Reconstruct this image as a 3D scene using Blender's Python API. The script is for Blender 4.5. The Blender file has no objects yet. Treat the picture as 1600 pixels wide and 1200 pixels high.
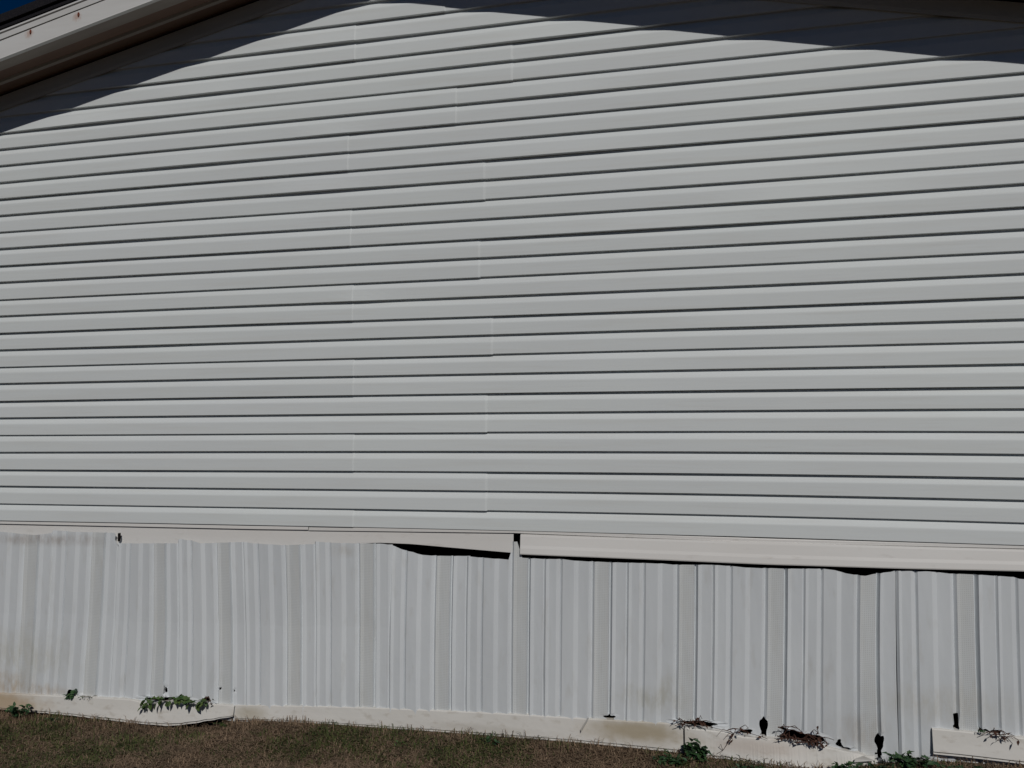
import bpy, bmesh, math, random
import numpy as np
from mathutils import Matrix, Vector

random.seed(4); rng = np.random.default_rng(4)
S = bpy.context.scene
C = S.collection

# ------------------------------------------------------------------ camera
PSI, PIT, D, EYE, F = -0.22642, 0.06661, 3.9514, 1.60, 1250.0
fw = Vector((math.sin(PSI)*math.cos(PIT), math.cos(PSI)*math.cos(PIT), math.sin(PIT)))
rt = Vector((math.cos(PSI), -math.sin(PSI), 0.0))
up = rt.cross(fw)
cam = bpy.data.objects.new('camera', bpy.data.cameras.new('camera'))
C.objects.link(cam); S.camera = cam
cam.matrix_world = Matrix((( rt.x, up.x, -fw.x, 0.0), (rt.y, up.y, -fw.y, -D), (rt.z, up.z, -fw.z, EYE), (0, 0, 0, 1)))
cam.data.sensor_width = 36.0; cam.data.lens = 36.0*F/1600.0
cam.data.clip_start = 0.05; cam.data.clip_end = 3000.0

# ------------------------------------------------------------------ light
SUN = Vector((-0.125, 0.330, -0.272)).normalized()          # the way the sunlight travels
elev = math.asin(-SUN.z); rot = math.atan2(-SUN.x, -SUN.y)  # rotation from +Y towards +X
W = bpy.data.worlds.new('World'); S.world = W; W.use_nodes = True
nt = W.node_tree; bg = nt.nodes['Background']
sky = nt.nodes.new('ShaderNodeTexSky'); sky.sky_type = 'NISHITA'; sky.sun_disc = False
sky.sun_elevation = elev; sky.sun_rotation = rot
sky.air_density = 0.75; sky.dust_density = 0.0; sky.ozone_density = 6.0; sky.altitude = 3000
hs = nt.nodes.new('ShaderNodeHueSaturation'); hs.inputs['Saturation'].default_value = 1.45; hs.inputs['Value'].default_value = 0.72
nt.links.new(sky.outputs[0], hs.inputs['Color']); nt.links.new(hs.outputs[0], bg.inputs[0]); bg.inputs[1].default_value = 0.05
sl = bpy.data.lights.new('sun', 'SUN'); sl.energy = 5.0; sl.angle = math.radians(0.5); sl.color = (1.0, 0.965, 0.92)
so = bpy.data.objects.new('sun', sl); C.objects.link(so)
so.rotation_euler = SUN.to_track_quat('-Z', 'Y').to_euler()
S.view_settings.view_transform = 'Standard'; S.view_settings.look = 'None'
S.view_settings.gamma = 1.0; S.view_settings.use_curve_mapping = False
S.view_settings.exposure = -1.27
S.render.engine = 'CYCLES'

# ------------------------------------------------------------------ measuring helpers
def P(px, py, Y=0.0):
    """point of the vertical plane y = Y seen at that place of the photograph: (x, z)"""
    r = fw + rt*((px-800.0)/F) + up*((600.0-py)/F)
    t = (D+Y)/r.y
    return r.x*t, EYE+r.z*t
def curve(pts, Y=0.0):
    """photo polyline -> function z(x) on the plane y=Y, straight on beyond its ends"""
    w = sorted(P(a, b, Y) for a, b in pts)
    X = np.array([p[0] for p in w]); Z = np.array([p[1] for p in w])
    def f(x):
        x = np.asarray(x, float); z = np.interp(x, X, Z)
        if len(X) > 1:
            s0 = (Z[1]-Z[0])/(X[1]-X[0]); s1 = (Z[-1]-Z[-2])/(X[-1]-X[-2])
            s0 = max(-.03, min(.03, s0)); s1 = max(-.03, min(.03, s1))
            z = np.where(x < X[0], Z[0]+s0*(x-X[0]), z); z = np.where(x > X[-1], Z[-1]+s1*(x-X[-1]), z)
        return z
    return f
_ph = rng.uniform(0, 6.28, (64,))
def wob(x, seed=0, freq=1.0):
    x = np.asarray(x, float)*freq
    return (np.sin(x*1.3+_ph[seed % 64])+.6*np.sin(x*2.9+_ph[(seed*7+3) % 64])+.35*np.sin(x*6.1+_ph[(seed*5+1) % 64]))/1.95

# ------------------------------------------------------------------ object helpers
def tag(o, label=None, cat=None, group=None, kind=None):
    if label: o['label'] = label
    if cat: o['category'] = cat
    if group: o['group'] = group
    if kind: o['kind'] = kind
    return o
def empty(name, loc=(0, 0, 0)):
    o = bpy.data.objects.new(name, None); C.objects.link(o); o.location = loc; o.empty_display_size = .2
    return o
def link(name, me, mats, parent=None, smooth=False):
    o = bpy.data.objects.new(name, me); C.objects.link(o)
    for m in (mats if isinstance(mats, (list, tuple)) else [mats]): me.materials.append(m)
    if smooth:
        me.polygons.foreach_set('use_smooth', [True]*len(me.polygons))
    if parent:
        o.parent = parent; o.matrix_parent_inverse = parent.matrix_world.inverted() if False else Matrix()
        if parent.parent is None and parent.type == 'EMPTY': o.location = -Vector(parent.location)
    return o
def mesh(name, v, f, mats, parent=None, smooth=False, mi=None):
    me = bpy.data.meshes.new(name); me.from_pydata([tuple(map(float, p)) for p in v], [], f); me.update()
    if mi is not None: me.polygons.foreach_set('material_index', mi)
    return link(name, me, mats, parent, smooth)
def loft(name, xs, sect, mats, parent=None, caps=True, smooth=False):
    """sect(x) -> closed list of (y, z); swept through xs"""
    v = []; f = []; n = None
    for x in xs:
        s = sect(x); n = len(s); v += [(x, a, b) for a, b in s]
    for i in range(len(xs)-1):
        for j in range(n):
            k = (j+1) % n
            f.append((i*n+j, i*n+k, (i+1)*n+k, (i+1)*n+j))
    if caps:
        f.append(tuple(range(n))); f.append(tuple((len(xs)-1)*n+j for j in reversed(range(n))))
    return mesh(name, v, f, mats, parent, smooth)
def fixn(o):
    bm = bmesh.new(); bm.from_mesh(o.data); bmesh.ops.recalc_face_normals(bm, faces=bm.faces); bm.to_mesh(o.data); bm.free(); return o
def box(name, a, b, m, parent=None):
    x0, y0, z0 = a; x1, y1, z1 = b
    v = [(x0,y0,z0),(x1,y0,z0),(x1,y1,z0),(x0,y1,z0),(x0,y0,z1),(x1,y0,z1),(x1,y1,z1),(x0,y1,z1)]
    return mesh(name, v, [(3,2,1,0),(4,5,6,7),(0,1,5,4),(1,2,6,5),(2,3,7,6),(3,0,4,7)], m, parent)

# ------------------------------------------------------------------ materials
class M:
    def __init__(s, name, col, rough=.5, spec=.4):
        s.m = bpy.data.materials.new(name); s.m.use_nodes = True
        s.t = s.m.node_tree; s.b = s.t.nodes['Principled BSDF']
        s.b.inputs['Roughness'].default_value = rough; s.b.inputs['Specular IOR Level'].default_value = spec
        s.b.inputs['Base Color'].default_value = (*col, 1)
        s.geo = s.t.nodes.new('ShaderNodeNewGeometry').outputs['Position']
        s.rgb = s.t.nodes.new('ShaderNodeRGB'); s.rgb.outputs[0].default_value = (*col, 1)
        s.col = s.rgb.outputs[0]; s.nrm = None
    def n(s, t, **kw):
        a = s.t.nodes.new(t)
        for k, v in kw.items(): setattr(a, k, v)
        return a
    def l(s, a, b): s.t.links.new(a, b)
    def noise(s, scale, vec=(1,1,1), detail=4, lo=.4, hi=.6, rough=.55):
        mp = s.n('ShaderNodeMapping'); mp.inputs['Scale'].default_value = vec; s.l(s.geo, mp.inputs[0])
        a = s.n('ShaderNodeTexNoise'); a.inputs['Scale'].default_value = scale; a.inputs['Detail'].default_value = detail
        a.inputs['Roughness'].default_value = rough
        s.l(mp.outputs[0], a.inputs['Vector'])
        r = s.n('ShaderNodeMapRange'); r.inputs['From Min'].default_value = lo; r.inputs['From Max'].default_value = hi
        s.l(a.outputs[0], r.inputs[0]); return r.outputs[0]
    def math(s, op, a, b=None):
        x = s.n('ShaderNodeMath', operation=op)
        for i, q in enumerate((a, b)):
            if q is None: continue
            if isinstance(q, (int, float)): x.inputs[i].default_value = q
            else: s.l(q, x.inputs[i])
        return x.outputs[0]
    def mix(s, fac, col, amount=1.0):
        if amount != 1.0: fac = s.math('MULTIPLY', fac, amount)
        x = s.n('ShaderNodeMix', data_type='RGBA'); s.l(fac, x.inputs[0]); s.l(s.col, x.inputs[6])
        x.inputs[7].default_value = (*col, 1); s.col = x.outputs[2]; return s
    def blotch(s, x, z, rx, rz, soft=.6, warp=.35, nscale=14):
        """irregular stain of that size round a place on the house front"""
        sp = s.n('ShaderNodeSeparateXYZ'); s.l(s.geo, sp.inputs[0])
        dx = s.math('DIVIDE', s.math('SUBTRACT', sp.outputs[0], float(x)), float(rx))
        dz = s.math('DIVIDE', s.math('SUBTRACT', sp.outputs[2], float(z)), float(rz))
        r = s.math('SQRT', s.math('ADD', s.math('MULTIPLY', dx, dx), s.math('MULTIPLY', dz, dz)))
        nz = s.noise(nscale, lo=0, hi=1, detail=5)
        r = s.math('ADD', r, s.math('MULTIPLY', s.math('SUBTRACT', nz, .5), warp*2))
        q = s.n('ShaderNodeMapRange', interpolation_type='SMOOTHSTEP'); q.inputs['From Min'].default_value = 1.0
        q.inputs['From Max'].default_value = 1.0-soft; s.l(r, q.inputs[0]); return q.outputs[0]
    def perobj(s, amt):
        oi = s.n('ShaderNodeObjectInfo'); v = s.n('ShaderNodeMapRange')
        v.inputs['To Min'].default_value = 1-amt; v.inputs['To Max'].default_value = 1+amt
        s.l(oi.outputs['Random'], v.inputs[0])
        h = s.n('ShaderNodeHueSaturation'); s.l(s.col, h.inputs['Color']); s.l(v.outputs[0], h.inputs['Value'])
        s.col = h.outputs[0]; return s
    def bump(s, h, strength=.2, dist=.002):
        b = s.n('ShaderNodeBump'); b.inputs['Strength'].default_value = strength; b.inputs['Distance'].default_value = dist
        s.l(h, b.inputs['Height'])
        if s.nrm is not None: s.l(s.nrm, b.inputs['Normal'])
        s.nrm = b.outputs[0]; return s
    def done(s):
        s.l(s.col, s.b.inputs['Base Color'])
        if s.nrm is not None: s.l(s.nrm, s.b.inputs['Normal'])
        return s.m

a = M('siding_vinyl', (.645, .68, .68), .6, .22)
a.mix(a.noise(1.1, (.5, 1, 2.2), lo=.35, hi=.7), (.60, .625, .64), .6)
a.mix(a.noise(6, (.25, 1, 5), lo=.5, hi=.8), (.55, .55, .52), .35)
a.mix(a.noise(90, (.05, 1, 1), lo=.55, hi=.75, detail=3), (.56, .56, .55), .25)
a.bump(a.noise(60, (.06, 1, 1.4), lo=0, hi=1, detail=4), .22, .002)
a.bump(a.noise(2.2, (.7, 1, .35), lo=0, hi=1, detail=2), .12, .02)
a.perobj(.018); SID = a.done()

a = M('trim_vinyl', (.70, .69, .67), .45, .3)
a.mix(a.noise(2.0, (.4, 1, 2), lo=.4, hi=.75), (.64, .615, .585), .6)
a.mix(a.noise(34, (.3, 1, 1), lo=.62, hi=.8), (.40, .36, .31), .3)
a.bump(a.noise(5, (.4, 1, 1), lo=0, hi=1), .15, .01); a.perobj(.03); TRIM = a.done()

def skirt_mat(name, col, vent=False):
    a = M(name, col, .42, .4)
    a.mix(a.noise(2.5, (1, 1, .5), lo=.4, hi=.7), (.575, .605, .63), .5)
    a.mix(a.noise(24, (1, 1, .25), lo=.58, hi=.8, detail=5), (.45, .44, .40), .35)
    for px, py, rx, rz, c, k in ((0, 1066, .36, .13, (.40, .31, .20), .75), (75, 1078, .34, .06, (.42, .33, .23), .6), (30, 1020, .6, .2, (.48, .47, .41), .6),
                                 (1020, 1090, .24, .09, (.44, .43, .36), .6), (1045, 1070, .07, .12, (.48, .47, .41), .5),
                                 (1480, 1100, .5, .12, (.5, .48, .42), .5), (1340, 1140, .2, .12, (.47, .44, .40), .6),
                                 (60, 842, .42, .05, (.36, .32, .29), .75), (140, 842, .2, .05, (.38, .35, .33), .6),
                                 (540, 858, .12, .05, (.5, .49, .46), .6)):
        x, z = P(px, py); a.mix(a.math('MULTIPLY', a.blotch(x, z, rx, rz, .95, .4), a.noise(38, (1, 1, .35), lo=.3, hi=.62, detail=7, rough=.7)), c, k)
    # soil splashed up along the foot
    sp = a.n('ShaderNodeSeparateXYZ'); a.l(a.geo, sp.inputs[0])
    q = a.n('ShaderNodeMapRange'); q.inputs['From Min'].default_value = .24; q.inputs['From Max'].default_value = .05
    hz = a.math('SUBTRACT', sp.outputs[2], a.math('MULTIPLY', sp.outputs[0], .03)); a.l(hz, q.inputs[0])
    a.mix(a.math('MULTIPLY', q.outputs[0], a.noise(30, (1, 1, .6), lo=.45, hi=.7)), (.40, .35, .27), .5)
    if vent:
        # rows of punched vent dots
        mp = a.n('ShaderNodeMapping'); mp.inputs['Rotation'].default_value = (0, math.radians(45), 0); a.l(a.geo, mp.inputs[0])
        s2 = a.n('ShaderNodeSeparateXYZ'); a.l(mp.outputs[0], s2.inputs[0])
        k = 2*math.pi/.0115
        w = a.math('MULTIPLY', a.math('SINE', a.math('MULTIPLY', s2.outputs[0], k)), a.math('SINE', a.math('MULTIPLY', s2.outputs[2], k)))
        r = a.n('ShaderNodeMapRange'); r.inputs['From Min'].default_value = .35; r.inputs['From Max'].default_value = .6; a.l(w, r.inputs[0])
        a.mix(r.outputs[0], (.24, .24, .23), .32)
        a.mix(a.noise(20, (1, 1, .2), lo=.4, hi=.7), (.56, .565, .545), .35)
    else:
        a.perobj(.02)
    a.bump(a.noise(7, (1, 1, .25), lo=0, hi=1, detail=3), .5, .015)
    a.bump(a.noise(120, (1, 1, .1), lo=0, hi=1, detail=2), .1, .001)
    return a.done()
SK = skirt_mat('skirting_vinyl', (.65, .68, .70)); SKV = skirt_mat('vented_skirting_vinyl', (.62, .645, .65), True)

a = M('bottom_track_vinyl', (.68, .665, .63), .5, .25)
a.mix(a.noise(3, (.6, 1, 2), lo=.4, hi=.7), (.60, .58, .54), .6)
a.mix(a.noise(26, (.6, 1, 1.2), lo=.55, hi=.78, detail=6), (.33, .28, .21), .5)
for px, py, rx, rz, c, k in ((0, 1092, .5, .1, (.40, .29, .17), .8), (1000, 1140, .35, .08, (.38, .32, .22), .85), (395, 1112, .14, .06, (.40, .36, .27), .6),
                             (1180, 1160, .3, .05, (.45, .36, .30), .4), (760, 1135, .5, .03, (.44, .41, .36), .4)):
    x, z = P(px, py); a.mix(a.blotch(x, z, rx, rz, .8, .35), c, k)
a.bump(a.noise(6, (.6, 1, 1), lo=0, hi=1), .4, .015); TRK = a.done()

a = M('fascia_metal', (.62, .62, .61), .4, .4)
a.mix(a.noise(8, (.2, 1, 2), lo=.45, hi=.75), (.52, .51, .49), .5)
for px, py in ((48, 50), (123, 23)):
    x, z = P(px, py, -.33)
    a.mix(a.blotch(x-.012, z-.010, .038, .036, .9, .6, 60), (.42, .25, .18), .6)
a.bump(a.noise(4, (.3, 1, 1), lo=0, hi=1), .2, .02); FAS = a.done()
a = M('nail_rust', (.10, .03, .02), .9, .1); a.mix(a.noise(200, lo=.4, hi=.6), (.22, .07, .04)); RUST = a.done()
a = M('soffit_bounce_brown', (.19, .125, .095), .6, .25)  # brown tint puts the light bounced from the grass into the soffit colour
a.mix(a.noise(3, (.3, 2, 1), lo=.4, hi=.7), (.12, .075, .06), .7); SOF = a.done()
a = M('soffit_rail', (.30, .27, .24), .6, .25); a.mix(a.noise(5, (.3, 2, 1), lo=.4, hi=.7), (.22, .19, .17), .7); SOFR = a.done()
a = M('frieze_vinyl', (.42, .41, .38), .5, .25); a.mix(a.noise(4, (.3, 1, 1), lo=.4, hi=.7), (.33, .32, .29), .6); FRZ = a.done()
a = M('asphalt_shingle', (.012, .012, .015), .95, .1); a.mix(a.noise(160, lo=.45, hi=.65), (.03, .027, .03), .8)
a.bump(a.noise(200, lo=0, hi=1), .5, .003); SHI = a.done()
a = M('crawl_space_and_slot_dark', (.012, .011, .012), .95, .05); a.mix(a.noise(9, lo=.4, hi=.6), (.02, .018, .016)); DARK = a.done()  # near-black interior boards; also the painted shade of the slot plate
a = M('lawn_soil', (.11, .072, .048), .95, .1)
a.mix(a.noise(2.2, (1, 1, 1), lo=.45, hi=.62, detail=6), (.045, .052, .02), .8)
a.mix(a.noise(24, lo=.45, hi=.65, detail=6), (.028, .020, .014), .8)
a.mix(a.noise(90, lo=.55, hi=.7, detail=4), (.17, .12, .075), .6)
a.bump(a.noise(40, lo=0, hi=1, detail=6), .8, .02); SOIL = a.done()

def leafmat(name, c1, c2, rough=.55):
    a = M(name, c1, rough, .3); a.mix(a.noise(45, lo=.35, hi=.65), c2)
    a.perobj(.15); return a.done()
G_DARK = leafmat('weed_leaf', (.022, .060, .028), (.045, .095, .03))
G_YEL = leafmat('vine_leaf', (.03, .075, .02), (.09, .13, .035))
BRN = leafmat('dead_vine', (.050, .022, .016), (.10, .050, .034), .95)
STEM = leafmat('vine_stem', (.10, .055, .035), (.06, .07, .03), .8)

def grassmat(name, cols):
    a = M(name, cols[0], .75, .15)
    a.mix(a.noise(7, lo=.4, hi=.62, detail=5), cols[1]); a.mix(a.noise(170, lo=.45, hi=.7, detail=2), cols[2], .8)
    return a.done()
DRY = grassmat('dry_grass_blade', ((.20, .135, .090), (.10, .068, .045), (.40, .30, .20)))
GRN = grassmat('green_grass_blade', ((.065, .085, .028), (.032, .050, .016), (.16, .15, .055)))

# ------------------------------------------------------------------ the house: dimensions
XP = -1.563; SL = 0.222; OH = 0.33
X0, X1 = XP-4.15, XP+4.15                     # corners of the gable wall
def rake(x, z): return EYE+z-SL*abs(x-XP)     # line parallel to the rake; z at the peak, above eye level
ZFB, ZFT, ZOUT = 2.537, 2.639, 2.629

_gp = sorted(P(a, b, -.06) for a, b in ((-200, 1104), (0, 1113), (130, 1123), (262, 1137), (330, 1139), (372, 1126), (430, 1127), (520, 1132), (700, 1145), (800, 1152), (900, 1161), (1000, 1170), (1066, 1178), (1150, 1188), (1300, 1202), (1446, 1188), (1600, 1198), (1750, 1210)))
_GX = np.array([p[0] for p in _gp]); _GZ = np.array([p[1] for p in _gp])
def gz(x, y=0.0):                             # height of the ground
    x = np.asarray(x, float); y = np.asarray(y, float)
    t = np.clip(x, -7, 5)
    near = np.clip(1+(y+.08)/.35, 0, 1)
    flat = .03+.0305*(t+3.95)*.8
    z = flat+(np.interp(t, _GX, _GZ)-flat)*near
    far = np.clip((-y-.05)/6.0, 0, 1)
    return z*(1-.5*far)+(.012*np.sin(x*2.3+y*1.7)+.008*np.sin(x*5.1-y*4.3))*np.clip(-y*2, 0, 1)

# ------------------------------------------------------------------ ground
gx = np.concatenate([[-600, -120, -30, -14], np.linspace(-9, 7, 130), [14, 30, 120, 600]])
gy = np.concatenate([[-900, -200, -50, -14], np.linspace(-7, .3, 90), [2, 6, 12, 18, 40, 150, 900]])
v = []; f = []
for b in gy:
    for q in gx: v.append((q, b, float(gz(q, b))-.012))
n = len(gx)
for j in range(len(gy)-1):
    for i in range(n-1): f.append((j*n+i, j*n+i+1, (j+1)*n+i+1, (j+1)*n+i))
g = mesh('ground', v, f, SOIL, smooth=True); tag(g, kind='structure')

# ------------------------------------------------------------------ the house itself
HX, HZ = XP, 0.0
house = empty('mobile_home', (HX, 0, 0))
tag(house, 'white mobile home gable end with horizontal vinyl siding, ribbed skirting and shaded rake', 'house')

LN = {0:[812,785.5,758.5,732.5,706,679,652.5,626,599,573,546.5,520,493.8,468,441,415,388.8,362.5,336.8,311,285.8,258.8,233.8,208.8],
400:[820.5,792.5,763.5,734.8,705.3,677,648.3,619.3,590.5,562.5,534,505,476.8,448.8,420,391.8,363,335,306,277,250,222,194.7,167,139,111.5,83,54],
800:[825.5,796,765.5,735,703.8,674,643.8,613,583,553,522.5,493,462.5,431.8,401,370.8,340,309.5,278,247.5,216,184,154,124.3,94.5,65.5,37],
1200:[840.5,807.5,774,740.8,706.8,673.8,640.8,608,575,542,509,477,443.8,410.8,378,345.5,313,280.5,247.5,213,182,150,117.5,86,51,20],
1600:[850,816,780.5,744.8,709,673.8,638,603,568,533,498,462.5,427,392.5,357.5,322.5,287,252,217.5,182,147,112.5,77.5,42.5]}
NL = 32; STEP = {0: -25.6, 400: -28.4, 800: -30.2, 1200: -32.6, 1600: -35.0}
for k, q in LN.items():
    while len(q) < NL: q.append(q[-1]+STEP[k])
POLY = []
for i in range(NL):
    w = [P(k, LN[k][i], -.012) for k in LN]
    X = np.array([p[0] for p in w]); Z = np.array([p[1] for p in w])
    deg = 3 if i < 24 else 2
    POLY.append(np.polynomial.Polynomial.fit(X, Z, deg))
XA, XB = P(-20, 600)[0], P(1620, 600)[0]
def lap(i, x):
    c = min(max(x, XA), XB); return float(POLY[i](c))
BULGE = [(23, 150, 190, .013), (18, 500, 130, .009), (26, 520, 120, .008), (19, 900, 160, .005), (20, 300, 160, .006), (17, 1100, 160, .004), (24, 330, 120, .006), (18, 250, 120, .005), (21, 520, 60, .006),
         (16, 200, 150, .005), (25, 830, 120, .005), (20, 1330, 140, .005), (22, 880, 90, .004), (15, 1000, 200, .005), (10, 220, 140, .004), (12, 560, 50, .005),
         (16, 1250, 140, .005), (10, 1180, 120, .004)]
BUL = [(i, P(px, LN[800][i])[0], w*.0037, k) for i, px, w, k in BULGE]
def butt(i, x):      # how far the lower edge of the course above line i stands out from the wall
    d = .0208+.0012*float(wob(x, i, .9))
    for j, c, w, k in BUL:
        if j == i: d += k*math.exp(-((x-c)/w)**2*1.6)
    return d
def siding_piece(ib, it, xa, xb, lift):
    """one vinyl panel hanging from line it down to line ib (two moulded courses, the lowest one only one)"""
    n = max(4, int((xb-xa)/.07)); xs = list(np.linspace(xa, xb-.012, n))+[xb]
    v = []; f = []; rows = None; drop = .0028 if lift > 0 else 0.0; lift0 = lift
    for ci, x in enumerate(xs):
        lift = lift0 if ci < n else min(lift0, .0004)
        col = []
        top = rake(x, ZFT)-.005
        for i in range(it, ib, -1):
            zt, zb = lap(i, x), lap(i-1, x)-(drop if i-1 == ib else 0); h = zt-zb
            b = butt(i-1, x); t0 = .0020
            if i == it: col.append((t0*.5, zt+.010))
            col += [(t0, zt), (t0+.0005, zt-.06*h), (.0180, zt-.34*h), (.0196, zt-.38*h), (.0202, zt-.43*h), (.0202+(b-.0202)*.5, zt-.71*h), (b, zb+.0015), (b-.0012, zb), (.0025, zb+.0005)]
            if i-1 > ib: col.append((t0, zb-.0002))
        col = [(-(y+lift), min(z, top)) for y, z in col]
        rows = len(col); v += [(x, y, z) for y, z in col]
        if ci == n:      # returned end edge
            v += [(x+.0004, y+.003, z) for y, z in col]
    for i in range(n+1):
        for j in range(rows-1):
            f.append((i*rows+j, i*rows+j+1, (i+1)*rows+j+1, (i+1)*rows+j))
    o = mesh('siding_panel', v, f, SID, house, smooth=False)
    return o
SEAM = {1: 557, 3: 763, 5: 557, 7: 763, 9: 557, 11: 772, 13: 556, 15: 752, 17: 553, 19: 760, 21: 549, 23: 717, 25: 803, 27: 560, 29: 700, 31: 600}
for it in range(1, 31, 2):
    ib = max(it-2, 0)
    if min(LN[400][ib], LN[800][ib]) < -70: break
    # visible seam of this row, then joints every 3.66 m
    c = P(SEAM[it], LN[800][ib])[0]
    cuts = sorted([X0] + [c+k*3.66 for k in (-1, 0, 1) if X0+.1 < c+k*3.66 < X1-.1] + [X1])
    for k in range(len(cuts)-1):
        xa, xb = cuts[k], cuts[k+1]
        # skip what lies wholly above the rake
        if max(lap(ib, min(max(XP, xa), xb)), 0) > rake(min(max(XP, xa), xb), ZFT): continue
        siding_piece(ib, it, xa-(.02 if k else 0), xb, .0034*(len(cuts)-2-k))

# sheathing behind the siding (gable shape), sides, back, floor
zs = P(800, 822)[1]
v = [(X0, .014, zs), (X1, .014, zs), (X1, .014, rake(X1, ZFT)), (XP, .014, rake(XP, ZFT)), (X0, .014, rake(X0, ZFT))]
v += [(a, .12, c) for a, b, c in v]
fixn(mesh('gable_wall', v, [(0,1,2,3,4), (9,8,7,6,5), (0,5,6,1), (1,6,7,2), (2,7,8,3), (3,8,9,4), (4,9,5,0)], DARK, house))
for xa, xb in ((X0, X0+.1), (X1-.1, X1)):
    box('side_wall', (xa, .125, -.1), (xb, 14.0, rake(X0, ZFT)-.02), SID, house)
v = [(X0, 14.0, -.1), (X1, 14.0, -.1), (X1, 14.0, rake(X1, ZFT)), (XP, 14.0, rake(XP, ZFT)), (X0, 14.0, rake(X0, ZFT))]
v += [(a, 14.1, c) for a, b, c in v]
fixn(mesh('back_wall', v, [(0,1,2,3,4), (9,8,7,6,5), (0,5,6,1), (1,6,7,2), (2,7,8,3), (3,8,9,4), (4,9,5,0)], SID, house))
box('floor', (X0+.11, .13, zs+.02), (X1-.11, 13.9, zs+.22), DARK, house)
box('crawl_space_dark_backing', (X0+.12, 1.2, -.3), (X1-.12, 1.25, zs+.01), DARK, house)  # unseen dark backing added to keep the skirting gaps black
for s, x in ((-1, X0), (1, X1)):
    xa, xb = sorted((x-s*.05, x+s*.025))
    box('corner_post', (xa, -.03, .1), (xb, .06, rake(x, ZFT)-.03), TRIM, house)

# roof slopes with their edges, soffit, fascia, frieze
XE = 4.15+.35
def slope_xs(s, n=26): return [XP+s*t for t in np.linspace(0.0, XE, n)]
def sweep(name, s, prof, m, wav=0.0, parent=house):
    xs = slope_xs(s)
    if s > 0: pass
    def sec(x):
        w = wav*float(wob(x, len(name)+3, 2.0))
        return [(y, rake(x, z)+w) for y, z in prof]
    return fixn(loft(name, xs, sec, m, parent))
def rect(y0, y1, z0, z1): return [(y0, z0), (y1, z0), (y1, z1), (y0, z1)]
for s in (-1, 1):
    zt = ZOUT+.135
    # shingle courses: the rake edge shows their stacked ends
    sweep('roof_deck', s, rect(-OH+.03, 14.4, zt-.03, zt+.020), DARK)
    sweep('shingle_layer', s, rect(-OH-.020, 14.42, zt+.022, zt+.046), SHI, .002)
    sweep('shingle_layer', s, rect(-OH-.034, 14.43, zt+.049, zt+.074), SHI, .003)
    sweep('shingle_layer', s, rect(-OH-.026, 14.42, zt+.077, zt+.105), SHI, .004)
    # soffit: rail behind the fascia, two hollow boards with a raised rib between them
    sweep('soffit_rail', s, [(-OH+.022, ZOUT+.004), (-OH+.10, ZOUT+.006), (-OH+.10, ZOUT+.06), (-OH+.022, ZOUT+.06)], SOFR)
    sweep('soffit_board', s, rect(-OH+.102, -OH+.185, ZOUT+.020, ZOUT+.050), SOF)
    sweep('soffit_rib', s, [(-OH+.186, ZOUT+.022), (-OH+.192, ZOUT+.008), (-OH+.214, ZOUT+.008), (-OH+.220, ZOUT+.022), (-OH+.220, ZOUT+.05), (-OH+.186, ZOUT+.05)], SOFR)
    sweep('soffit_board', s, rect(-OH+.221, -.020, ZOUT+.020, ZOUT+.050), SOF)
    sweep('frieze_board', s, [(-.018, ZFB+.006), (-.034, ZFB), (-.038, ZFB+.018), (-.038, ZFT-.012), (-.020, ZFT-.004)], FRZ)
    # fascia: flat face, small lip at the foot, folded drip edge along its top
    sweep('fascia_board', s, [(-OH, ZOUT+.003), (-OH-.002, ZOUT-.002), (-OH+.020, ZOUT-.002), (-OH+.020, zt-.031), (-OH, zt-.031)], FAS, .0015)
    sweep('drip_edge', s, [(-OH-.004, zt-.026), (-OH+.01, zt-.022), (-OH+.01, zt+.018), (-OH-.014, zt+.018), (-OH-.014, zt+.008), (-OH-.007, zt+.004)], FAS)
for px, py in ((48, 50), (123, 23)):
    x, z = P(px, py, -OH)
    bm = bmesh.new(); bmesh.ops.create_uvsphere(bm, u_segments=10, v_segments=6, radius=1.0)
    bmesh.ops.scale(bm, vec=(.0065, .005, .014), verts=bm.verts); bmesh.ops.translate(bm, vec=(x, -OH-.0015, z), verts=bm.verts)
    me = bpy.data.meshes.new('nail'); bm.to_mesh(me); bm.free(); link('nail', me, RUST, house, True)

# ------------------------------------------------------------------ trim between siding and skirting
XL, XR = X0-.02, X1+.02
def strip(name, pxa, pxb, top, bot, prof, m, jag=0.0, n=None, wave=0.0, seed=0, Y=-.03):
    """horizontal trim: top and bottom edges follow photo-measured polylines; prof = [(v, stand-out)]"""
    xa = XL if pxa is None else P(pxa, 850, Y)[0]; xb = XR if pxb is None else P(pxb, 850, Y)[0]
    ft, fb = curve(top, Y), curve(bot, Y); n = n or max(6, int((xb-xa)/.05))
    xs = np.linspace(xa, xb, n+1); js = rng.uniform(-1, 1, n+1)*jag
    it = dict(zip([float(q) for q in xs], js))
    def sec(x):
        a, b = float(ft(x)), float(fb(x))+it[float(x)]; w = wave*float(wob(x, seed, 3.0))
        out = [(-(y+w*vv), a+(b-a)*vv) for vv, y in prof]
        bk = [(-(y+w*vv)+.0025, a+(b-a)*vv+(.0 if 0 < vv < 1 else 0)) for vv, y in reversed(prof)]
        return out+bk
    return fixn(loft(name, [float(q) for q in xs], sec, m, house))
L0 = [(k, LN[k][0]) for k in LN]
sh = lambda pts, d: [(a, b+d) for a, b in pts]
strip('starter_strip', None, 482, sh(L0, -.5), sh(L0, 6.0), [(0, .004), (.1, .019), (.35, .021), (1, .021), (1.05, .008)], TRIM, Y=-.015)
strip('starter_strip', 482.8, None, sh(L0, .2), sh(L0, 7.0), [(0, .004), (.1, .017), (.35, .019), (1, .019), (1.05, .007)], TRIM, Y=-.015)
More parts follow.
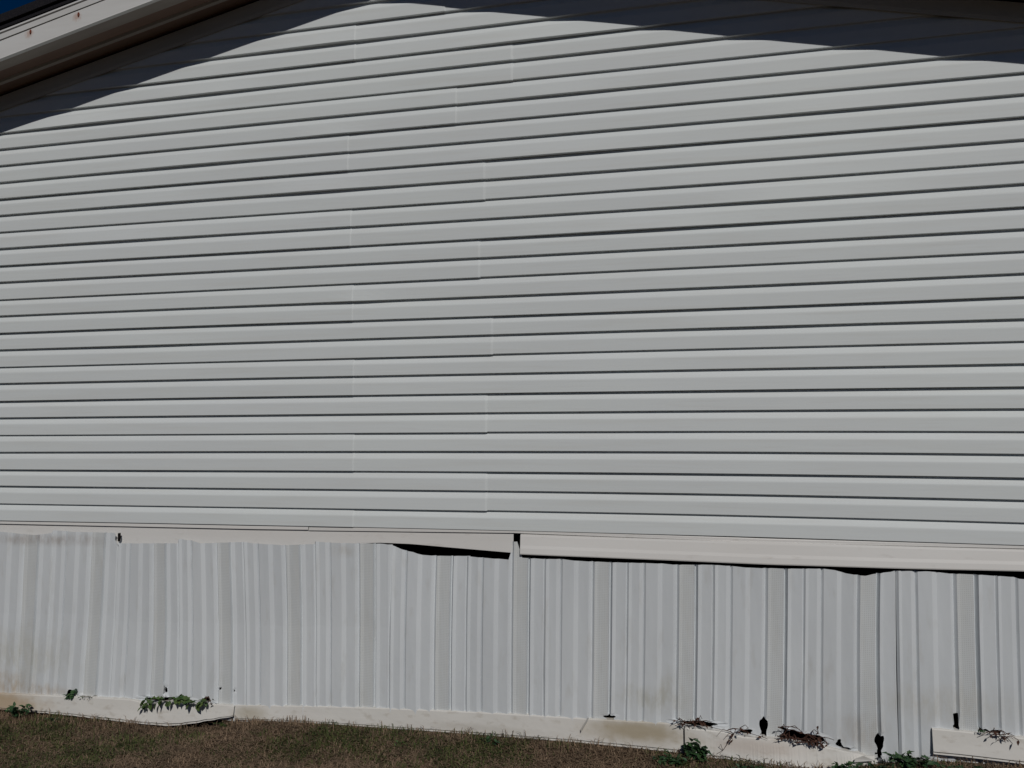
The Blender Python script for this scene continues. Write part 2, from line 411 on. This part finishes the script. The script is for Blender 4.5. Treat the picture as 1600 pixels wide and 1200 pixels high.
TL = [(0, 818), (200, 822), (400, 827), (600, 829), (800, 832.5)]
BL = [(-60, 846), (0, 848), (190, 852), (300, 854), (400, 855), (500, 853), (590, 848.5), (640, 850.5), (700, 856), (760, 861), (800, 864.5)]
strip('top_trim', None, 801, TL, BL, [(0, .009), (.10, .011), (.5, .012), (.93, .014), (1, .014), (1.0, .006)], TRIM, wave=.0015, seed=5)
TR = [(812, 834.5), (1000, 841), (1200, 847), (1400, 853), (1600, 858.5)]
BR = [(812, 866), (1000, 873.5), (1200, 882), (1400, 888), (1600, 892.5)]
strip('top_trim', 813, None, TR, BR, [(0, .008), (.03, .026), (.12, .028), (.55, .033), (.70, .0365), (.95, .039), (1, .037), (1.0, .012)], TRIM, wave=.0015, seed=9)

# ------------------------------------------------------------------ skirting panels
TOPX = [-238, -130, -20, 88, 190, 282, 383, 494, 611, 731, 852, 980, 1113, 1253, 1397, 1552, 1715]
BOTX = [-258, -150, -40, 68, 170, 278, 386, 495, 609, 727, 848, 975, 1110, 1251, 1403, 1558, 1728]
TOPY = [(-240, 824), (-130, 827), (-20, 829), (0, 829), (30, 832), (60, 835.5), (87.5, 832), (88.5, 828), (120, 830), (150, 831), (189.5, 832), (190.5, 848), (282, 848), (283, 841), (305, 844),
        (320, 848), (383, 846), (400, 848), (450, 851), (493.5, 849), (494.5, 845), (520, 847), (560, 848), (600, 848.5), (611, 850), (620, 855), (637, 861), (642, 861), (660, 867), (690, 868.5), (731, 868.5),
        (733, 869), (755, 871), (799.5, 874), (801, 846), (811.5, 846), (813, 871), (852, 873), (878, 873), (905, 876), (950, 878), (1033, 880), (1057, 882), (1113, 882), (1143, 884), (1170, 886.5), (1224, 888), (1283, 888),
        (1303, 890), (1320, 895), (1336, 897), (1350, 899), (1363, 896), (1390, 893), (1397, 891), (1450, 892), (1487, 896), (1520, 897), (1552, 899), (1583, 901), (1592, 904), (1650, 907), (1720, 910)]
BOTY = [(-260, 1088), (0, 1098), (400, 1118), (800, 1136), (1060, 1160), (1300, 1188), (1440, 1188), (1600, 1200), (1730, 1206)]
# groove profile across one panel (share of its width, stand-out in metres)
PROF = [(0, .0160), (.024, .0265), (.058, .0190), (.150, .0245), (.195, .0170), (.200, .0100), (.226, .0200), (.365, .0268), (.418, .0178), (.545, .0262), (.578, .0150), (.588, .0105), (.616, .0240), (.650, .0155),
        (.785, .0210), (.795, .0060), (.802, .0050), (.832, .0265), (.872, .0175), (.985, .0235), (1.0, .0160), (1.03, .0060)]
HOLES = [(188, 839, 3.2, 8), (112, 1086, 7, 8), (136, 1089, 10, 3), (260, 1077, 3.2, 6), (270, 1094, 36, 5), (325, 1094, 5, 6), (345, 1075, 1.8, 1.8), (367, 1078, 1.6, 2.2), (953, 1120, 7, 3),
         (1092, 1130, 22, 4), (1166, 1142, 7, 3.5), (1193, 1136, 4.5, 14), (1222, 1139, 3, 4), (1250, 1150, 26, 6), (1310, 1159, 3.2, 4.5), (1320, 1168, 6, 2), (1373, 1158, 5, 10), (1373, 1176, 2.5, 6), (1492, 1132, 3.2, 5),
         (1534, 1141, 5, 3), (1552, 1146, 8, 5)]
fty, fby = curve(TOPY, -.012), curve(BOTY, -.012)
HW = [(*P(a, b, -.012), c*.0037, d*.0037) for a, b, c, d in HOLES]
def skirt_panel(k, xt0, xt1, xb0, xb1, zoff=0.0, topfn=None):
    holed = any(min(xt0, xb0)-.03 < hx < max(xt1, xb1)+.03 for hx, *_ in HW)
    us = []
    for (a, _), (b, _) in zip(PROF, PROF[1:]):
        m = max(1, int((b-a)/(.013 if holed else .05))); us += list(np.linspace(a, b, m, endpoint=False))
    us.append(PROF[-1][0]); us = np.array(us)
    pu = np.array([p[0] for p in PROF]); pd = np.array([p[1] for p in PROF])
    vs = np.concatenate([np.linspace(0, .06, 10, endpoint=False), np.linspace(.06, .76, 14, endpoint=False), np.linspace(.76, 1, 70 if holed else 6)])
    front = .016 if xt1 < P(620, 850)[0] else 0.0     # these panels have slipped out in front of the trim
    bow = float(rng.uniform(-.004, .004)); lift = .0012*(k % 2)
    if k == 14: bow = .010
    v = []; f = []; mi = []; cols = len(us); inh = []
    for t in vs:
        xl = xt0+(xb0-xt0)*t + .0025*math.sin(3.1*t+k); xr = xt1+(xb1-xt1)*t + .0025*math.sin(3.1*t+k+1)
        if k == 14: xr -= .018*math.sin(math.pi*t)*.5
        for u in us:
            x = xl+(xr-xl)*u; xtp = xt0+(xt1-xt0)*u
            # panels keep their own top edge at the overlap
            xe = min(max(xtp, xt0+.0015), xt1-.0015) if u <= 1 else xt1-.0015
            z1 = float(fty(xe)) - (.0012 if u > 1 else 0); z0 = float(fby(x))-.03
            d = float(np.interp(u, pu, pd))+bow*math.sin(math.pi*min(max(u, 0), 1))*math.sin(math.pi*t)+.0022*float(wob(t*4+u*2, k+11))*(.3+t)+lift
            if k == 14: d += .012*math.exp(-((u-.62)/.2)**2)*(1-t)**2
            if k == 9: d -= .006*(1-t)**3
            d += front*max(0.0, 1-2.2*t)
            z = z1+(z0-z1)*t; q = 9.0
            for hx, hz, rx, rz in (HW if holed else ()):
                if abs(x-hx) < rx*2+.01 and abs(z-hz) < rz*2+.01:
                    an = math.atan2((z-hz)/rz, (x-hx)/rx); rr = math.hypot((z-hz)/rz, (x-hx)/rx); lim = 1+.16*math.sin(3*an+hx*90)+.10*math.sin(5*an+hz*70)
                    if rr < lim: q = 0.0
                    elif rr < lim+.009/min(rx, rz): x = hx+(x-hx)*lim/rr; z = hz+(z-hz)*lim/rr; q = min(q, 1.0)
            inh.append(q); v.append((x, -d, z))
    nr = len(vs)
    for j in range(nr-1):
        for i in range(cols-1):
            if min(inh[j*cols+i], inh[(j+1)*cols+i], inh[(j+1)*cols+i+1], inh[j*cols+i+1]) < .5: continue
            f.append((j*cols+i, (j+1)*cols+i, (j+1)*cols+i+1, j*cols+i+1)); mi.append(1 if .612 < (us[i]+us[i+1])/2 < .79 else 0)
    o = mesh('skirting_panel', v, f, [SK, SKV], house, False, mi)
    return o
tx = [P(a, 850, -.012)[0] for a in TOPX]; bx = [P(a, 1110, -.012)[0] for a in BOTX]
while tx[0] > X0+.2: tx.insert(0, tx[0]-.4); bx.insert(0, bx[0]-.4)
off = len(tx)-len(TOPX)
tx[0] = bx[0] = X0
while tx[-1] < X1-.2: tx.append(tx[-1]+.41); bx.append(bx[-1]+.41)
tx[-1] = bx[-1] = X1
for k in range(len(tx)-1):
    skirt_panel(k-off+1, tx[k], tx[k+1], bx[k], bx[k+1])

# ------------------------------------------------------------------ bottom track pieces
def track(pxa, pxb, top, bot, label=None, jag=0.0, out=.030, wave=.003, seed=0, n=None):
    pr = [(0, .004), (.02, out*.82), (.06, out*.9), (.5, out), (.90, out*1.12), (.925, out*.80), (.95, out*.80), (.965, out*1.1), (1.0, out*1.12), (1.0, out*.5)]
    o = strip('bottom_track', pxa, pxb, top, bot, pr, TRK, jag, n, wave, seed, Y=-.035)
    if label: o['label'] = label
    return o
track(None, 372, [(-200, 1078), (0, 1083), (60, 1085.5), (150, 1089), (205, 1092), (225, 1097), (235, 1099), (262, 1096), (290, 1099), (310, 1097), (330, 1100), (355, 1101), (366, 1103), (373, 1108)],
      [(-200, 1100), (0, 1107), (60, 1112), (130, 1119), (200, 1127), (262, 1133), (290, 1131), (312, 1128), (325, 1125), (338, 1124), (345, 1121), (362, 1120), (370, 1117), (373, 1113)], 'broken end piece of bottom track with stains', jag=.0015, out=.042, wave=.006, seed=3, n=150)
track(372, 1064, [(365, 1102), (500, 1104), (600, 1107), (700, 1111), (800, 1116), (915, 1123), (1000, 1128), (1066, 1131)],
      [(365, 1124), (430, 1127), (520, 1132), (620, 1139), (720, 1146), (800, 1152), (900, 1160), (1000, 1170), (1066, 1177)], out=.030, seed=8)
track(1066, 1360, [(1060, 1134), (1100, 1138), (1130, 1141), (1160, 1149), (1200, 1152), (1216, 1153), (1250, 1158), (1290, 1165), (1320, 1172), (1348, 1177), (1361, 1185)],
      [(1060, 1172), (1110, 1181), (1150, 1184), (1200, 1192), (1250, 1199), (1300, 1200), (1330, 1194), (1350, 1192), (1361, 1188)], 'bent loose length of bottom track', jag=.005, out=.055, wave=.020, seed=14, n=130)
track(1446, None, [(1446, 1136), (1500, 1141), (1600, 1152), (1700, 1160)], [(1446, 1175), (1500, 1180), (1600, 1192), (1700, 1200)], out=.046, seed=21)
x, z = P(188, 839, -.03)
v = [(-.004, 0, .022), (.005, -.002, .024), (.007, -.003, -.004), (.004, -.001, -.024), (-.004, 0, -.020)]
mesh('slot_shade_plate', [(x+a, -.046+b, z+c) for a, b, c in v]+[(x+a, -.034, z+c) for a, b, c in v], [(0,1,2,3,4), (9,8,7,6,5), (0,5,6,1), (1,6,7,2), (2,7,8,3), (3,8,9,4), (4,9,5,0)], DARK, house)  # dark plate added as the shade of the slot at the panel end
for i, (px, py, w, h, a) in enumerate(((1350, 1185, .045, .012, .25),)):
    x, z = P(px, py, -.075); q = [(-w, -h*.6), (w*.9, -h), (w, h*.5), (.1*w, h), (-w*.8, h*.4)]
    q = [(x+u*math.cos(a)-t*math.sin(a), z+u*math.sin(a)+t*math.cos(a)) for u, t in q]
    v = [(u, -.080-.006*(k % 2), t) for k, (u, t) in enumerate(q)]+[(u, -.074, t) for u, t in q]
    fixn(mesh('broken_flap', v, [(0,1,2,3,4), (9,8,7,6,5), (0,5,6,1), (1,6,7,2), (2,7,8,3), (3,8,9,4), (4,9,5,0)], TRK, house))
# crack in the long length: an added flap, turned outward so its shadow draws the dark line
x, z = P(915, 1122, -.036)
v = [(x+.012, -.0365, z+.008), (x+.018, -.052, z+.004), (x-.020, -.052, z-.060), (x-.026, -.0375, z-.056)]
mesh('crack_shadow_flap', v, [(0, 1, 2, 3)], TRK, house)

# ------------------------------------------------------------------ plants
def tube(bm, pts, r):
    pts = [Vector(p) for p in pts]; rings = []
    for i, p in enumerate(pts):
        d = (pts[min(i+1, len(pts)-1)]-pts[max(i-1, 0)]).normalized(); a = d.orthogonal().normalized(); b = d.cross(a)
        rr = r*(1-.6*i/len(pts)); rings.append([bm.verts.new(p+(a*math.cos(t)+b*math.sin(t))*rr) for t in (0, 2.1, 4.2)])
    for i in range(len(rings)-1):
        for j in range(3): bm.faces.new((rings[i][j], rings[i][(j+1) % 3], rings[i+1][(j+1) % 3], rings[i+1][j]))
def leaf_mesh(L, Wd, fold=.25, curl=.3, lobes=False):
    v = [(0, 0, 0)]; prof = [(.18, .55), (.4, 1.0), (.65, .8), (.85, .4)]
    if lobes: prof = [(.12, .9), (.32, .6), (.5, 1.1), (.72, .55), (.88, .3)]
    n = len(prof)
    for t, w in prof:
        zc = -curl*L*t*t; v += [(-Wd*.5*w, L*t, zc+fold*Wd*.5*w), (0, L*t, zc), (Wd*.5*w, L*t, zc+fold*Wd*.5*w)]
    v.append((0, L, -curl*L)); f = [(0, 2, 1), (0, 3, 2)]
    for i in range(n-1):
        a = 1+3*i; f += [(a, a+1, a+4, a+3), (a+1, a+2, a+5, a+4)]
    a = 1+3*(n-1); f += [(a, a+1, 3*n+1), (a+1, a+2, 3*n+1)]
    me = bpy.data.meshes.new('leaf'); me.from_pydata(v, [], f); return me
LM = {}
def leaf(parent, loc, L, Wd, mat, aim, lobes=False, tilt=0.0):
    key = (mat.name, lobes)
    if key not in LM:
        m = leaf_mesh(1, .62 if not lobes else .8, lobes=lobes); m.materials.append(mat); LM[key] = m
    o = bpy.data.objects.new('leaf', LM[key]); C.objects.link(o); o.parent = parent
    q = Vector(aim).to_track_quat('Y', 'Z'); o.rotation_mode = 'QUATERNION'
    o.rotation_quaternion = q @ __import__('mathutils').Quaternion((0, 1, 0), tilt)
    o.location = Vector(loc)-parent.location; o.scale = (L*Wd/.62, L, L); return o
def stems(root, paths, r, mat):
    for pth in paths:
        bm = bmesh.new(); tube(bm, [Vector(p)-root.location for p in pth], r)
        me = bpy.data.meshes.new('stem'); bm.to_mesh(me); bm.free(); me.materials.append(mat)
        o = bpy.data.objects.new('stem', me); C.objects.link(o); o.parent = root
def bushy(name, label, px, py, Y, w, h, nst, nl, ls, mat, lobes=False, cat='weed', smat=None):
    x, z = P(px, py, Y); base = Vector((x, Y, float(gz(x, Y))-.01))
    r = empty(name, base); tag(r, label, cat)
    ps = []
    for i in range(nst):
        a = random.uniform(-1, 1); hh = h*random.uniform(.55, 1)*(1-.35*abs(a)); tip = base+Vector((a*w, random.uniform(-.7, .25)*w, hh))
        mid = base.lerp(tip, .5)+Vector((0, 0, .15*h)); p0 = base+Vector((a*w*.35, 0, 0)); ps.append([p0, mid, tip])
        for j in range(nl):
            t = random.uniform(.15, 1); q = p0.lerp(mid, t*2) if t < .5 else mid.lerp(tip, t*2-1)
            aim = Vector((random.uniform(-1, 1), random.uniform(-1, .2), random.uniform(-.1, .9)))
            leaf(r, q, ls*random.uniform(.6, 1.15), .5, mat, aim, lobes, random.uniform(-.8, .8))
    stems(r, ps, .0016, smat or STEM); return r
def trailing(name, label, pts, Y, n, ls, mat, cat='vine', hang=.5, lobes=False, r=.0018, spread=.008, smat=None):
    w = [Vector((P(a, b, Y)[0], Y+random.uniform(-.004, .004), P(a, b, Y)[1])) for a, b in pts]
    root = empty(name, w[0]); tag(root, label, cat)
    stems(root, [w], r, smat or STEM)
    for i in range(n):
        t = random.uniform(0, len(w)-1.001); k = int(t); q = w[k].lerp(w[k+1], t-k)+Vector((random.uniform(-1, 1), random.uniform(-1, 0), random.uniform(-.6, 1)))*spread
        leaf(root, q, ls*random.uniform(.55, 1.2), random.uniform(.45, .8), mat, (random.uniform(-.9, .9), random.uniform(-1, -.2), random.uniform(-hang, .6)), lobes, random.uniform(-1, 1))
    return root
bushy('leafy_weed', 'dark green leafy weed growing against the stained left end of the skirting', 34, 1118, -.10, .085, .095, 12, 9, .030, G_DARK)
bushy('weed_tuft', 'small green weed sprouting from the skirting foot beneath the torn vent', 88, 1130, -.10, .05, .03, 6, 6, .02, G_DARK)
bushy('weed_tuft', 'tiny upright weed at the foot of the long unbroken bottom track', 521, 1132, -.07, .012, .05, 4, 5, .014, G_DARK)
bushy('weed_tuft', 'low green weed patch in front of the bottom track right of the upright sprout', 765, 1155, -.12, .08, .035, 9, 7, .02, G_DARK)
bushy('weed_tuft', 'round green weed under the overlapping broken end of the left track', 350, 1133, -.09, .06, .03, 8, 6, .019, G_YEL)
bushy('broad_leaf_weed', 'broad leaved dark green weed climbing over the joint of the bent bottom track', 1086, 1180, -.11, .055, .12, 10, 6, .045, G_DARK, True)
bushy('weed_tuft', 'dark green weed clump covering the tip of the bent bottom track', 1322, 1192, -.12, .06, .065, 12, 8, .032, G_DARK, True)
bushy('weed_clump', 'mixed green and brown weed clump in the gap before the last track piece', 1422, 1190, -.10, .09, .085, 16, 8, .034, G_DARK, True)
bushy('weed_tuft', 'spread of low dark weeds under the right end track piece', 1520, 1199, -.13, .16, .03, 14, 8, .024, G_DARK)
bushy('weed_tuft', 'low dark weeds under the start of the bent track', 1160, 1196, -.13, .12, .03, 12, 8, .024, G_DARK)
bushy('weed_tuft', 'dark leafy weeds at the bottom edge below the broad leaved weed', 1050, 1196, -.16, .09, .05, 14, 8, .028, G_DARK)
bushy('weed_tuft', 'low dark green weeds below the bare panels right of the bent track tip', 1380, 1200, -.15, .07, .05, 12, 8, .03, G_DARK)
bushy('weed_tuft', 'dark weeds in the bottom right corner before the end track piece', 1585, 1206, -.16, .10, .04, 12, 8, .028, G_DARK)
bushy('weed_tuft', 'scattered small weeds on the lawn in front of the middle of the skirting', 640, 1160, -.20, .10, .02, 10, 5, .016, G_YEL)
trailing('skirting_vine', 'green vine poking out of the torn hole behind the left track', [(104, 1089), (112, 1087), (119, 1078), (117, 1090)], -.030, 26, .028, G_DARK)
trailing('skirting_vine', 'thin low sprig lying on the track right of the torn hole', [(127, 1088), (136, 1088), (144, 1090)], -.045, 9, .014, G_DARK)
trailing('skirting_vine', 'long leafy green vine spilling over the broken top of the left track', [(228, 1103), (234, 1093), (250, 1094), (265, 1094), (280, 1089), (292, 1092), (302, 1095), (318, 1096), (330, 1097)], -.052, 80, .036, G_YEL, hang=1.0, spread=.016)
trailing('dead_sprig', 'dark brown withered sprig at the right end of the leafy vine', [(316, 1096), (322, 1089), (327, 1091), (331, 1099)], -.054, 14, .018, BRN, 'dead plant')
trailing('fallen_sprig', 'small green sprig tucked into the top of the right end track', [(1530, 1139), (1538, 1145)], -.050, 9, .015, G_DARK)
def dead(name, label, pts, Y, loops, leafs=6, th=.0022):
    w = [Vector((P(a, b, Y)[0], Y, P(a, b, Y)[1])) for a, b in pts]
    root = empty(name, w[0]); tag(root, label, 'dead vine'); paths = [w]
    for i in range(loops):
        t = random.uniform(0, len(w)-1.001); k = int(t); q = w[k].lerp(w[k+1], t-k); ln = random.uniform(.02, .07); a = random.uniform(-.8, 3.6)
        m = q+Vector((math.cos(a)*ln*.6, -random.uniform(.002, .02), abs(math.sin(a))*ln*.5)); e = q+Vector((math.cos(a)*ln, -random.uniform(0, .02), math.sin(a)*ln*.35-.008))
        paths.append([q, m, e])
    stems(root, paths, th, BRN)
    for i in range(leafs):
        p = random.choice(paths); q = random.choice(p)
        leaf(root, q, .018*random.uniform(.6, 1.4), .5, BRN, (random.uniform(-1, 1), random.uniform(-1, 0), random.uniform(-.6, .5)), False, random.uniform(-1, 1))
dead('dead_vine', 'matted brown dead stems pushed out above the broad leaved weed', [(1060, 1132), (1072, 1130), (1085, 1128), (1096, 1127)], -.050, 16, 18, .0022)
dead('dead_vine', 'long thin brown runner crossing from the matted stems to the bent track', [(1090, 1126), (1104, 1134), (1122, 1139), (1142, 1143), (1148, 1147)], -.058, 3, 3, .0014)
dead('dead_vine', 'brown runner hanging down across the bent track below the black slot', [(1149, 1141), (1145, 1150), (1138, 1160), (1130, 1172), (1120, 1178)], -.064, 5, 5, .0018)
dead('dead_vine', 'short dark twig resting on the bent track between the runner and the slot', [(1156, 1137), (1164, 1142), (1172, 1146), (1190, 1151), (1200, 1155)], -.062, 6, 8, .0020)
dead('dead_vine', 'thick tangle of dark brown dead vines lying along the middle of the bent track', [(1214, 1150), (1228, 1153), (1244, 1155), (1258, 1158), (1272, 1161), (1286, 1164)], -.066, 34, 30, .0030)
dead('dead_vine', 'arching loop of dead brown vine above the thick tangle', [(1222, 1152), (1232, 1136), (1242, 1134), (1252, 1143), (1266, 1155)], -.056, 6, 8, .0022)
dead('dead_vine', 'bristly brown dead stalk at the right end of the thick tangle', [(1272, 1160), (1274, 1150), (1278, 1143), (1281, 1152), (1286, 1162)], -.060, 10, 9, .0020)
dead('dead_vine', 'curled reddish brown dead vine hanging over the right end track', [(1545, 1146), (1552, 1142), (1560, 1145), (1566, 1152), (1576, 1158)], -.058, 9, 12, .0022)

# ------------------------------------------------------------------ grass
def blades(name, n, xr, yr, hr, wid, mat, greenness, lean=1.0, label=None, seed=0):
    r = np.random.default_rng(seed); x = r.uniform(*xr, n*2); y = yr[1]-(yr[1]-yr[0])*r.uniform(0, 1, n*2)
    def pat(x, y): return (np.sin(x*3.1+y*2.3)+np.sin(x*7.3-y*5.9+1)+.8*np.sin(x*1.3-y*9+2)+.7*np.sin(x*15+y*21)+.5*np.sin(x*31-y*27))/4.0
    p = pat(x, y); keep = (p+r.normal(0, .22, n*2) > .12) if greenness else (p+r.normal(0, .3, n*2) < .35)
    x, y = x[keep][:n], y[keep][:n]; n = len(x)
    h = r.uniform(*hr, n)*(1+.5*np.maximum(pat(x*1.7, y*2.1), 0)); a = r.uniform(0, 2*np.pi, n); ln = r.uniform(.2, 1.3, n)*lean
    dx, dy = np.cos(a), np.sin(a); z = gz(x, y)-.008; w = wid*r.uniform(.6, 1.3, n)
    sx, sy = -dy*w/2, dx*w/2
    y = np.minimum(y, -.05)
    b0 = np.stack([x-sx, y-sy, z], 1); b1 = np.stack([x+sx, y+sy, z], 1)
    mx, my, mz = x+dx*h*ln*.35, y+dy*h*ln*.35, z+h*.6/(1+.3*ln)
    m0 = np.stack([mx-sx*.8, my-sy*.8, mz], 1); m1 = np.stack([mx+sx*.8, my+sy*.8, mz], 1)
    t = np.stack([x+dx*h*ln, np.minimum(y+dy*h*ln, -.046), z+h*.85/(1+.9*ln)], 1)
    V = np.stack([b0, b1, m0, m1, t], 1).reshape(-1, 3)
    i = np.arange(n)[:, None]*5
    T = np.concatenate([i+[0, 1, 3], i+[0, 3, 2], i+[2, 3, 4]], 1).reshape(-1)
    me = bpy.data.meshes.new(name); me.vertices.add(len(V)); me.vertices.foreach_set('co', V.ravel().astype(np.float32))
    me.loops.add(len(T)); me.loops.foreach_set('vertex_index', T.astype(np.int32))
    nf = len(T)//3; me.polygons.add(nf); me.polygons.foreach_set('loop_start', np.arange(0, nf*3, 3, dtype=np.int32)); me.update(calc_edges=True)
    o = link(name, me, mat); tag(o, label, kind='stuff'); o['category'] = 'grass'; return o
blades('dry_grass', 240000, (-6.5, 4.5), (-2.6, -.055), (.014, .036), .0036, DRY, False, 2.6, 'dry brown mown lawn grass in front of the skirting', 1)
blades('green_grass', 105000, (-6.5, 4.5), (-2.6, -.055), (.014, .040), .0042, GRN, True, 1.5, 'green patches of grass among the dry brown lawn', 2)
blades('tall_grass', 2600, (-5.2, 3.0), (-.16, -.055), (.03, .075), .0030, DRY, False, .9, 'taller dry stalks along the foot of the skirting', 7)
blades('tall_green_grass', 2200, (-5.2, 3.0), (-.35, -.055), (.03, .06), .0040, GRN, True, .8, 'taller green blades in tufts along the foot of the skirting', 9)
blades('lawn_grass', 150000, (-9, 7), (-7.5, -2.6), (.014, .036), .0042, DRY, False, 2.6, 'sparser dry lawn grass away from the house', 3)
